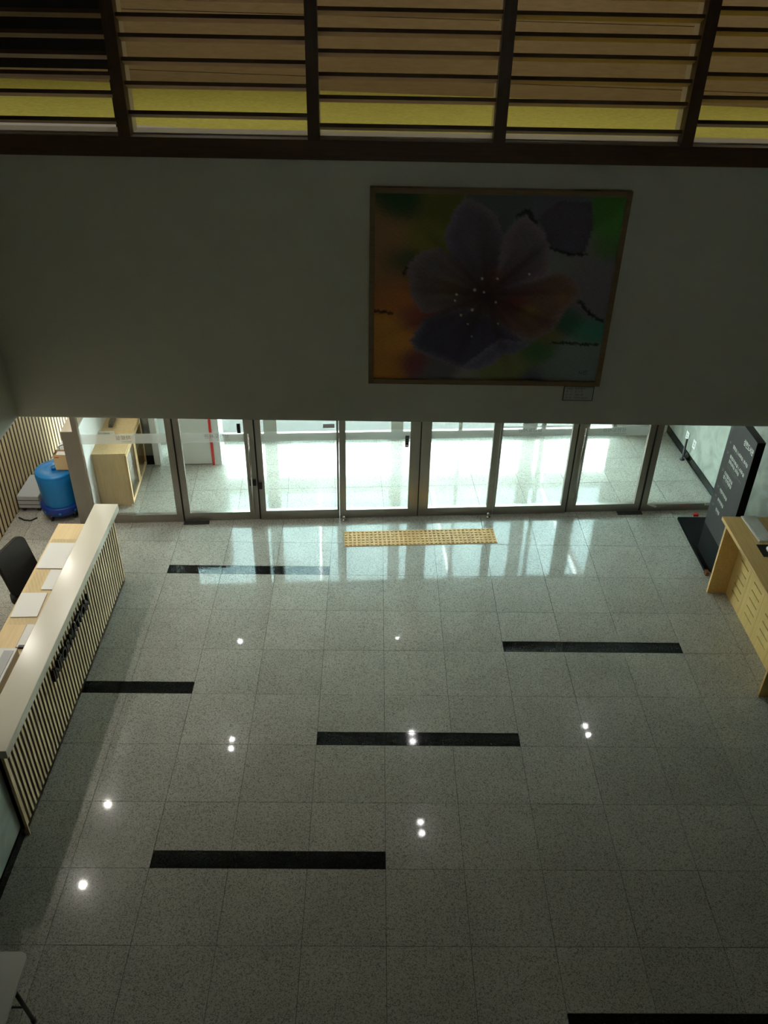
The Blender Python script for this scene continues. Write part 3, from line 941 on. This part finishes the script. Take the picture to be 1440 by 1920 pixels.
MB().lathe([(.028, .10), (.028, .42)], 14, Matrix.Translation((.30, 0, 0))).obj('gas_column', 'black_plastic', oc)
for k in range(5):
    a = 2 * math.pi * k / 5
    lg = MB().tube([(.30, 0, .10), (.30 + .28 * math.cos(a), .28 * math.sin(a), .07)], [.028, .018]).obj('base_leg', 'black_plastic', oc)
    MB().lathe([(.0, 0), (.022, .008), (.028, .028), (.022, .05), (0, .056)], 12, Matrix.Translation((.30 + .28 * math.cos(a), .28 * math.sin(a), 0))).obj('caster', 'black_plastic', lg)

# blue bin
bn = thing('waste_bin', 'blue round lidded plastic bin on a wheeled dolly', 'bin', (-3.735, 8.625, 0))
MB().lathe([(.195, .10), (.20, .12), (.222, .52), (.228, .58), (.205, .615), (.20, .62)], 40).obj('drum', 'blue_plastic', bn)
lid = MB().lathe([(.222, .595), (.226, .618), (.215, .632), (.19, .637), (.12, .640), (.112, .628), (.06, .624), (.0, .622)], 40, caps=False).obj('lid', 'blue_plastic', bn)
MB().lathe([(.03, .622), (.028, .645), (.036, .655), (.0, .658)], 20, Matrix.Translation((0, 0, 0))).obj('knob', 'blue_plastic', lid)
dl = MB().lathe([(.0, .085), (.20, .085), (.235, .10), (.240, .19), (.225, .205), (.212, .205)], 40).obj('dolly', 'blue_dolly', bn)
for k in range(8):
    a = 2 * math.pi * k / 8 + .2
    MB().lathe([(.0, -.006), (.018, -.004), (.018, .0)], 12, Matrix.Translation((.243 * math.cos(a), .243 * math.sin(a), .14)) @ Matrix.Rotation(a, 4, 'Z') @ Matrix.Rotation(-math.pi / 2, 4, 'Y')).obj('boss', 'blue_plastic', dl)
for k in range(4):
    a = math.radians(45 + 90 * k + 18)
    cx, cy = .185 * math.cos(a), .185 * math.sin(a)
    cs = MB().box(cx - .012, cx + .012, cy - .02, cy + .02, .045, .087).obj('caster_fork', 'steel_light', bn)
    MB().lathe([(.0, -.012), (.036, -.012), (.036, .012), (.0, .012)], 16, Matrix.Translation((cx, cy, .036)) @ Matrix.Rotation(math.pi / 2, 4, 'Y')).obj('caster_wheel', 'black_plastic', cs)

# paper bag behind the bin, stacked boxes further down the corridor
kb = thing('paper_bag', 'brown paper carrier bag with cord handle standing on the blue bin lid', 'bag', (-3.60, 8.615, .659))
m = MB()
w2, d2, hh = .085, .06, .20
m.quad([(-w2, -d2, 0), (w2, -d2, 0), (w2, -d2, hh), (-w2, -d2, hh)]).quad([(-w2, d2, 0), (w2, d2, 0), (w2, d2, hh), (-w2, d2, hh)])
m.quad([(-w2, -d2, 0), (-w2, d2, 0), (-w2 + .0, d2, hh), (-w2, -d2, hh)]).quad([(w2, -d2, 0), (w2, d2, 0), (w2, d2, hh), (w2, -d2, hh)]).quad([(-w2, -d2, 0), (w2, -d2, 0), (w2, d2, 0), (-w2, d2, 0)])
bag = m.obj('bag_body', 'kraft', kb)
MB().tube([(-.05, d2 + .005, hh - .02), (-.045, d2 + .01, hh + .04), (0, d2 + .01, hh + .06), (.045, d2 + .01, hh + .04), (.05, d2 + .005, hh - .02)], .005, 6).obj('cord_handle', 'brown_block', kb)
MB().box(-.07, -.02, -d2 - .002, -d2 - .0005, hh - .04, hh - .03).obj('red_mark', 'paint_red', kb)
MB().box(-.06, .07, -.04, .04, .02, hh - .01).obj('filling', 'paper', kb)
gb = thing('wheeled_trolley', 'pale grey wheeled trolley with cord beside the slatted wall', 'trolley', (-4.11, 8.93, 0))
MB().prism([(-.16, -.30), (.10, -.30), (.12, .2), (-.16, .2)], .06, .23).obj('box', 'grey_plastic', gb, bevel=.01)
for z in (.11, .17):
    MB().box(-.16, .102, -.303, -.299, z, z + .006).obj('groove', 'dark_plastic', gb)
for x, y in ((.06, -.25), (.08, .14), (-.12, -.25)):
    MB().lathe([(.0, -.015), (.03, -.015), (.03, .015), (.0, .015)], 14, Matrix.Translation((x, y, .03)) @ Matrix.Rotation(math.pi / 2, 4, 'Y')).obj('wheel', 'black_plastic', gb)
    MB().box(x - .018, x + .018, y - .02, y + .02, .035, .065).obj('caster_fork', 'steel_light', gb)
cord = MB().tube([(-4.24, 8.50, .012), (-4.16, 8.45, .012), (-4.08, 8.44, .012), (-4.02, 8.50, .012)], .009, 8).obj('power_cord', 'black_plastic')
tag(cord, 'black power cord on the floor beside the blue bin', 'cord')
cbx = thing('storage_box', 'grey storage crate with white lid in the corridor behind the paper bag', 'box', (-4.0, 9.75, 0))
MB().box(-.10, .12, -.25, .25, 0, .22).obj('box', 'grey_plastic', cbx, bevel=.01)
MB().box(-.11, .13, -.26, .26, .22, .24).obj('lid', 'grey_plastic', cbx)
cb2 = thing('cardboard_box', 'brown cardboard box standing in the corridor', 'box', (-3.68, 9.25, 0))
MB().box(-.12, .12, -.16, .16, 0, .5).obj('carton', 'kraft', cb2)
MB().box(-.03, .03, -.162, .162, .5, .502).obj('tape', 'pale_wood', cb2)

# ------------------------------------------------------------------ vestibule furniture
dc = thing('display_cabinet', 'low pale wooden cabinet with glass doors behind the entrance glass', 'cabinet', fpos(uX(-3.10), .33), ANG)
CW, CD, CH = .39, .98, .75
MB().box(-CW + .17, .20 - .02, 0, .02, .03, CH - .02).box(-CW + .17, .18, CD - .02, CD, .03, CH - .02).box(-CW + .17, -CW + .19, .02, CD - .02, .03, CH - .02).box(-CW + .19, .18, .02, CD - .02, .03, .05).obj('carcass', 'cabinet_wood', dc)
MB().box(-CW + .165, .195, -.005, CD + .005, CH - .02, CH).obj('cabinet_top', 'cabinet_wood', dc)
MB().box(-CW + .18, .17, .01, CD - .01, 0, .03).obj('plinth', 'cabinet_wood', dc)
MB().box(-CW + .19, .16, .02, CD - .02, .38, .395).obj('shelf', 'cabinet_wood', dc)
for a, b in ((.005, CD / 2 - .002), (CD / 2 + .002, CD - .005)):
    dr = MB().box(.181, .197, a, a + .045, .035, CH - .03).box(.181, .197, b - .045, b, .035, CH - .03).box(.181, .197, a + .045, b - .045, .035, .085).box(.181, .197, a + .045, b - .045, CH - .08, CH - .03).obj('cabinet_door', 'cabinet_wood', dc)
    MB().box(.186, .191, a + .045, b - .045, .085, CH - .08).obj('pane', 'glass', dr)
def ontop(name, label, cat, u, v, z=.752):
    return thing(name, label, cat, fpos(u, v, z), ANG)
cd = ontop('desk_card', 'white folded name card on the display cabinet', 'card', uX(-3.20), .78)
MB().box(-.10, .09, -.012, .0, 0, .055).obj('card', 'paper', cd)
link('lettering', text_mesh('안내', .04, 'plate_text', basis((1, 0, 0), (0, 0, 1), (-.04, -.0135, .012))), cd)
stp = ontop('stapler', 'dark long stapler lying on the display cabinet', 'stapler', uX(-3.2), .98)
MB().box(-.025, .025, 0, .22, 0, .02).obj('base', 'dark_plastic', stp)
MB().prism([(0, .012), (.20, .03), (.22, .05), (.03, .06), (0, .04)], -.02, .02, basis((0, 1, 0), (0, 0, 1), (0, 0, .008))).obj('arm', 'dark_plastic', stp)
# white machine with red edge
bm_ = thing('book_return_machine', 'tall white cabinet with red edge trim in the vestibule', 'machine', fpos(uX(-2.56), 1.29), ANG)
MB().box(0, .515, 0, .42, .015, 1.75).obj('body', 'paint_white', bm_, bevel=.006)
MB().box(.517, .548, -.012, .42, .0, 1.75).obj('edge_trim', 'paint_red', bm_)
MB().box(.549, .64, .0, .42, 0, 1.72).obj('side_door', 'board_white', bm_)
MB().box(.02, .50, .02, .40, 0, .015).obj('foot', 'dark_plastic', bm_)
# pole and socket plates at the marble wall
pl = thing('barrier_post', 'slim dark post standing against the green marble wall', 'post', fpos(uX(4.33), 1.20))
MB().lathe([(.035, 0), (.035, .012), (.014, .016), (.014, .32), (.0, .325)], 14).obj('post', 'dark_plastic', pl)
for zz, vv, nm in ((.30, 1.33, 'upper'), (.30, 1.08, 'lower')):
    sp = thing('socket_plate', 'white wall socket plate %s the slim dark post' % ('beyond' if nm == 'upper' else 'just before'), 'socket', fpos(3.93, vv, zz), ANG)
    MB().box(-.008, -.001, -.045, .045, -.06, .06).obj('plate', 'paper', sp, bevel=.002)
    MB().box(-.011, -.008, -.018, .018, -.03, -.004).box(-.011, -.008, -.018, .018, .008, .034).obj('outlet', 'grey_plastic', sp)

# ------------------------------------------------------------------ black sign stand
sg = thing('sign_stand', 'tall dark grey directory sign on a black base plate', 'sign', (3.82, 7.69, 0))
MB().box(-.05, .30, -.10, .95, 0, .035).obj('base_plate', 'sign_black', sg, bevel=.003)
MB().box(0, .085, -.325, .325, .40, 1.80).obj('panel', 'sign_grey', sg)
MB().box(.0, .085, -.325, .325, .035, .3995).obj('pedestal', 'sign_black', sg)
MB().box(.001, .084, -.3265, -.325, .40, 1.799).obj('side_cover', 'sign_black', sg)
def sline(txt, yfar, ynear, z, h, mat='sign_text', bold=.0):
    M = basis((0, -1, 0), (0, 0, 1), (-.0012, yfar - 7.69, z))
    link('lettering', text_mesh(txt, h, mat, M, bold=bold, width=(yfar - ynear)), sg)
sline('성현도서관', 7.64, 7.385, 1.635, .075, bold=.002)
rows = [(1.475, 7.843, 7.425, '열람실 | 노트북실 | 휴게실'), (1.352, 7.853, 7.442, '종합자료실 | 사무실'), (1.295, 7.846, 7.557, '문화강좌실 | 회의실'),
        (1.135, 7.868, 7.637, '디지털자료실'), (1.085, 7.875, 7.635, '정기간행물실'), (.918, 7.869, 7.653, '어린이자료실'), (.803, 7.856, 7.687, '유아자료실'), (.683, 7.839, 7.729, '안내실')]
for z, a, b, t in rows:
    sline(t, a, b, z, .045, bold=.0012)
for z, a, b in ((1.445, 7.843, 7.45), (1.262, 7.853, 7.45), (1.235, 7.846, 7.60), (1.06, 7.868, 7.70), (1.035, 7.868, 7.72), (.893, 7.869, 7.70), (.778, 7.856, 7.72), (.66, 7.839, 7.75)):
    sline('Reading Room | Lounge | Office', a, b, z, .016, 'sign_text_dim')
for z, t in ((1.475, '4'), (1.352, '3'), (1.135, '2'), (.918, '1'), (.803, '1'), (.683, '1')):
    sline(t + 'F', 7.945, 7.905, z, .045, 'sign_text_dim')
rb = MB().prism([(-.03, -.02), (.03, -.02), (.04, .02), (-.02, .025)], 0, .03).obj('red_cup_lid', 'paint_red', None, (4.02, 8.72, 0))
tag(rb, 'small red object on the floor behind the black sign', 'litter')
wb_ = MB().prism([(-.02, -.03), (.02, -.03), (.02, .03), (-.02, .03)], 0, .05).obj('wood_wedge', 'brown_block', None, (3.78, 7.545, 0), bevel=.003)
tag(wb_, 'small brown wooden wedge at the corner of the black base plate', 'wedge')

# ------------------------------------------------------------------ computer desk
ck = thing('computer_desk', 'wooden computer counter with slotted front panels', 'desk', (3.685, 5.69, 0))
DH = .93
MB().box(-.015, .70, -.03, 1.655, DH - .04, DH).obj('desk_top', 'desk_wood', ck, bevel=.004)
for y in (0.0, 1.53):
    MB().box(0, .69, y, y + .03, 0, DH - .04).obj('end_panel', 'desk_wood', ck)
for n in range(4):
    yb = 1.53 - n * .366
    ya = max(yb - .363, .03)
    # front panel built around its slots
    m = MB()
    s0, s1 = ya + .055, ya + .055 + .20
    if ya <= .031:
        s0, s1 = ya + .06, yb - .06
    zs = [.14 + .1 * k for k in range(6)]
    m.box(.205, .223, ya, s0, .012, DH - .041).box(.205, .223, s1, yb, .012, DH - .041)
    zz = .012
    for z in zs:
        m.box(.205, .223, s0, s1, zz, z - .007)
        zz = z + .007
    m.box(.205, .223, s0, s1, zz, DH - .041)
    m.obj('slotted_panel', 'desk_panel_wood', ck)
MB().box(.226, .236, .03, 1.53, .012, DH - .041).obj('inner_back', 'gasket', ck)
MB().box(.205, .24, .0305, 1.5295, 0, .0115).obj('plinth', 'desk_panel_wood', ck)
fl = MB().box(.19, .30, .44, .60, DH + .0005, DH + .002).obj('brass_label', 'kraft', None, (3.685, 5.69, 0))
tag(fl, 'small tan framed label lying on the wooden computer counter', 'label')
kbd = thing('keyboard', 'white computer keyboard on the wooden counter', 'keyboard', (3.95, 7.12, DH + .0005), math.radians(3))
MB().box(-.075, .085, -.225, .225, 0, .012).obj('case', 'paper', kbd, bevel=.003)
km = MB().box(-.0075, .0075, -.0085, .0085, 0, .005).mesh('key', 'key_grey')
for r in range(6):
    for c_ in range(20):
        if r == 0 and 5 < c_ < 13:
            continue
        link('key', km, kbd, (-.055 + r * .022, -.205 + c_ * .0216, .012))
MB().box(-.0552 - .0075, -.0552 + .0075, -.08, .08, .012, .017).obj('space_bar', 'key_grey', kbd)
mp_ = MB().box(-.0, .24, -.20, .0, 0, .003).obj('mouse_pad', 'black_plastic', None, (3.845, 6.85, DH + .0005))
tag(mp_, 'black mouse pad on the wooden counter', 'mouse pad')
ms = thing('mouse', 'small white computer mouse on the black pad', 'mouse', (3.945, 6.75, DH + .004))
MB().lathe([(.033, 0), (.034, .008), (.028, .022), (.014, .031), (0, .033)], 20, Matrix.Diagonal((1.0, 1.7, 1.0, 1.0))).obj('body', 'board_white', ms)
MB().box(-.004, .004, .02, .038, .026, .034).obj('wheel', 'grey_plastic', ms)
mo = thing('monitor', 'white framed computer monitor at the back of the wooden counter', 'monitor', (4.235, 7.15, DH + .0005), math.radians(2))
MB().box(-.08, .10, -.12, .12, 0, .012).obj('foot', 'paper', mo, bevel=.003)
MB().box(-.005, .025, -.04, .04, .012, .14).obj('stand', 'paper', mo)
MB().box(-.03, .01, -.27, .27, .075, .45).obj('housing', 'paper', mo, bevel=.006)
MB().box(-.0325, -.0302, -.25, .25, .11, .43).obj('screen', 'sign_black', mo)

# ------------------------------------------------------------------ folding table
ft = thing('folding_table', 'white folding table with rounded corners and dark legs beside the marble wall', 'table', (-2.36, 2.20, 0))
MB().prism(rrect(.60, 1.24, .05), .715, .74, Matrix.Identity(4)).obj('table_top', 'table_white', ft)
for sx in (-1, 1):
    for sy in (-1, 1):
        MB().tube([(sx * .20, sy * .48, .715), (sx * .195, sy * .56, .012)], .014, 10).obj('leg', 'table_leg', ft)
for sy in (-1, 1):
    MB().tube([(-.197, sy * .53, .25), (.197, sy * .53, .25)], .009, 8).obj('cross_bar', 'table_leg', ft)
for sx in (-1, 1):
    for sy in (-1, 1):
        MB().lathe([(.018, 0), (.018, .03), (.014, .035)], 12, Matrix.Translation((sx * .195, sy * .56, 0))).obj('foot_cap', 'table_leg', ft)

# ------------------------------------------------------------------ lamps
def downlight(x, y, z, mat, n, rot, label, group, r=.034, gap=.15):
    d = thing('twin_downlight' if n == 2 else 'downlight', label, 'lamp', (x, y, z), rot, group)
    offs = (-gap / 2, gap / 2) if n == 2 else (0,)
    if n == 2:
        MB().box(-.085, .085, -gap / 2 - .085, gap / 2 + .085, -.006, -.0005).obj('trim_plate', 'paint_white', d)
    else:
        MB().lathe([(r + .02, -.006), (r + .02, -.0005)], 24).obj('trim_plate', 'paint_white', d)
    for o in offs:
        MB().lathe([(0, -.012), (r, -.012), (r, -.007), (0, -.007)], 24, Matrix.Translation((0, o, 0)), caps=False).obj('lamp_lens', mat, d)
    return d
hall = 'twin downlights in the low ceiling of the hall'
for x, y, t in ((-1.77, 7.46, 'on the reception side of the low hall ceiling'), (.57, 7.60, 'before the sliding doors in the low hall ceiling'), (2.89, 7.73, 'beside the black sign in the low hall ceiling'), (.63, 6.23, 'at the open edge of the low hall ceiling')):
    downlight(x, y, ZC, 'lamp_hall', 2, ANG, 'twin round downlight ' + t, hall)
nook = 'round downlights over the reception'
for x, y, t in ((-3.12, 5.48, 'over the printer'), (-3.12, 6.53, 'over the papers on the desk'), (-3.37, 7.49, 'over the far end of the desk'), (-3.88, 9.9, 'over the storage crate in the corridor'), (-3.88, 8.6, 'added over the blue bin'), (-3.9, 7.2, 'added over the floor behind the chair')):  # the last two are added to brighten the slats and the bin
    downlight(x, y, ZC, 'lamp_nook', 1, 0, 'single round reception downlight ' + t, nook, r=.031)
for X, v, t in ((-1.85, .68, 'by the white cabinet with red trim'), (.45, .62, 'behind the sliding doors'), (2.75, .66, 'behind the swing door near the sign')):
    p = fpos(uX(X), v, 2.72)
    downlight(p.x, p.y, p.z, 'lamp_vest', 2, ANG, 'twin vestibule downlight ' + t, 'vestibule downlights', r=.03, gap=.2)
p = fpos(uX(.36), V_OUT + .65, 3.24)
downlight(p.x, p.y, p.z, 'lamp_vest', 2, ANG, 'twin round downlight under the frosted entrance canopy', None, r=.035, gap=.2)
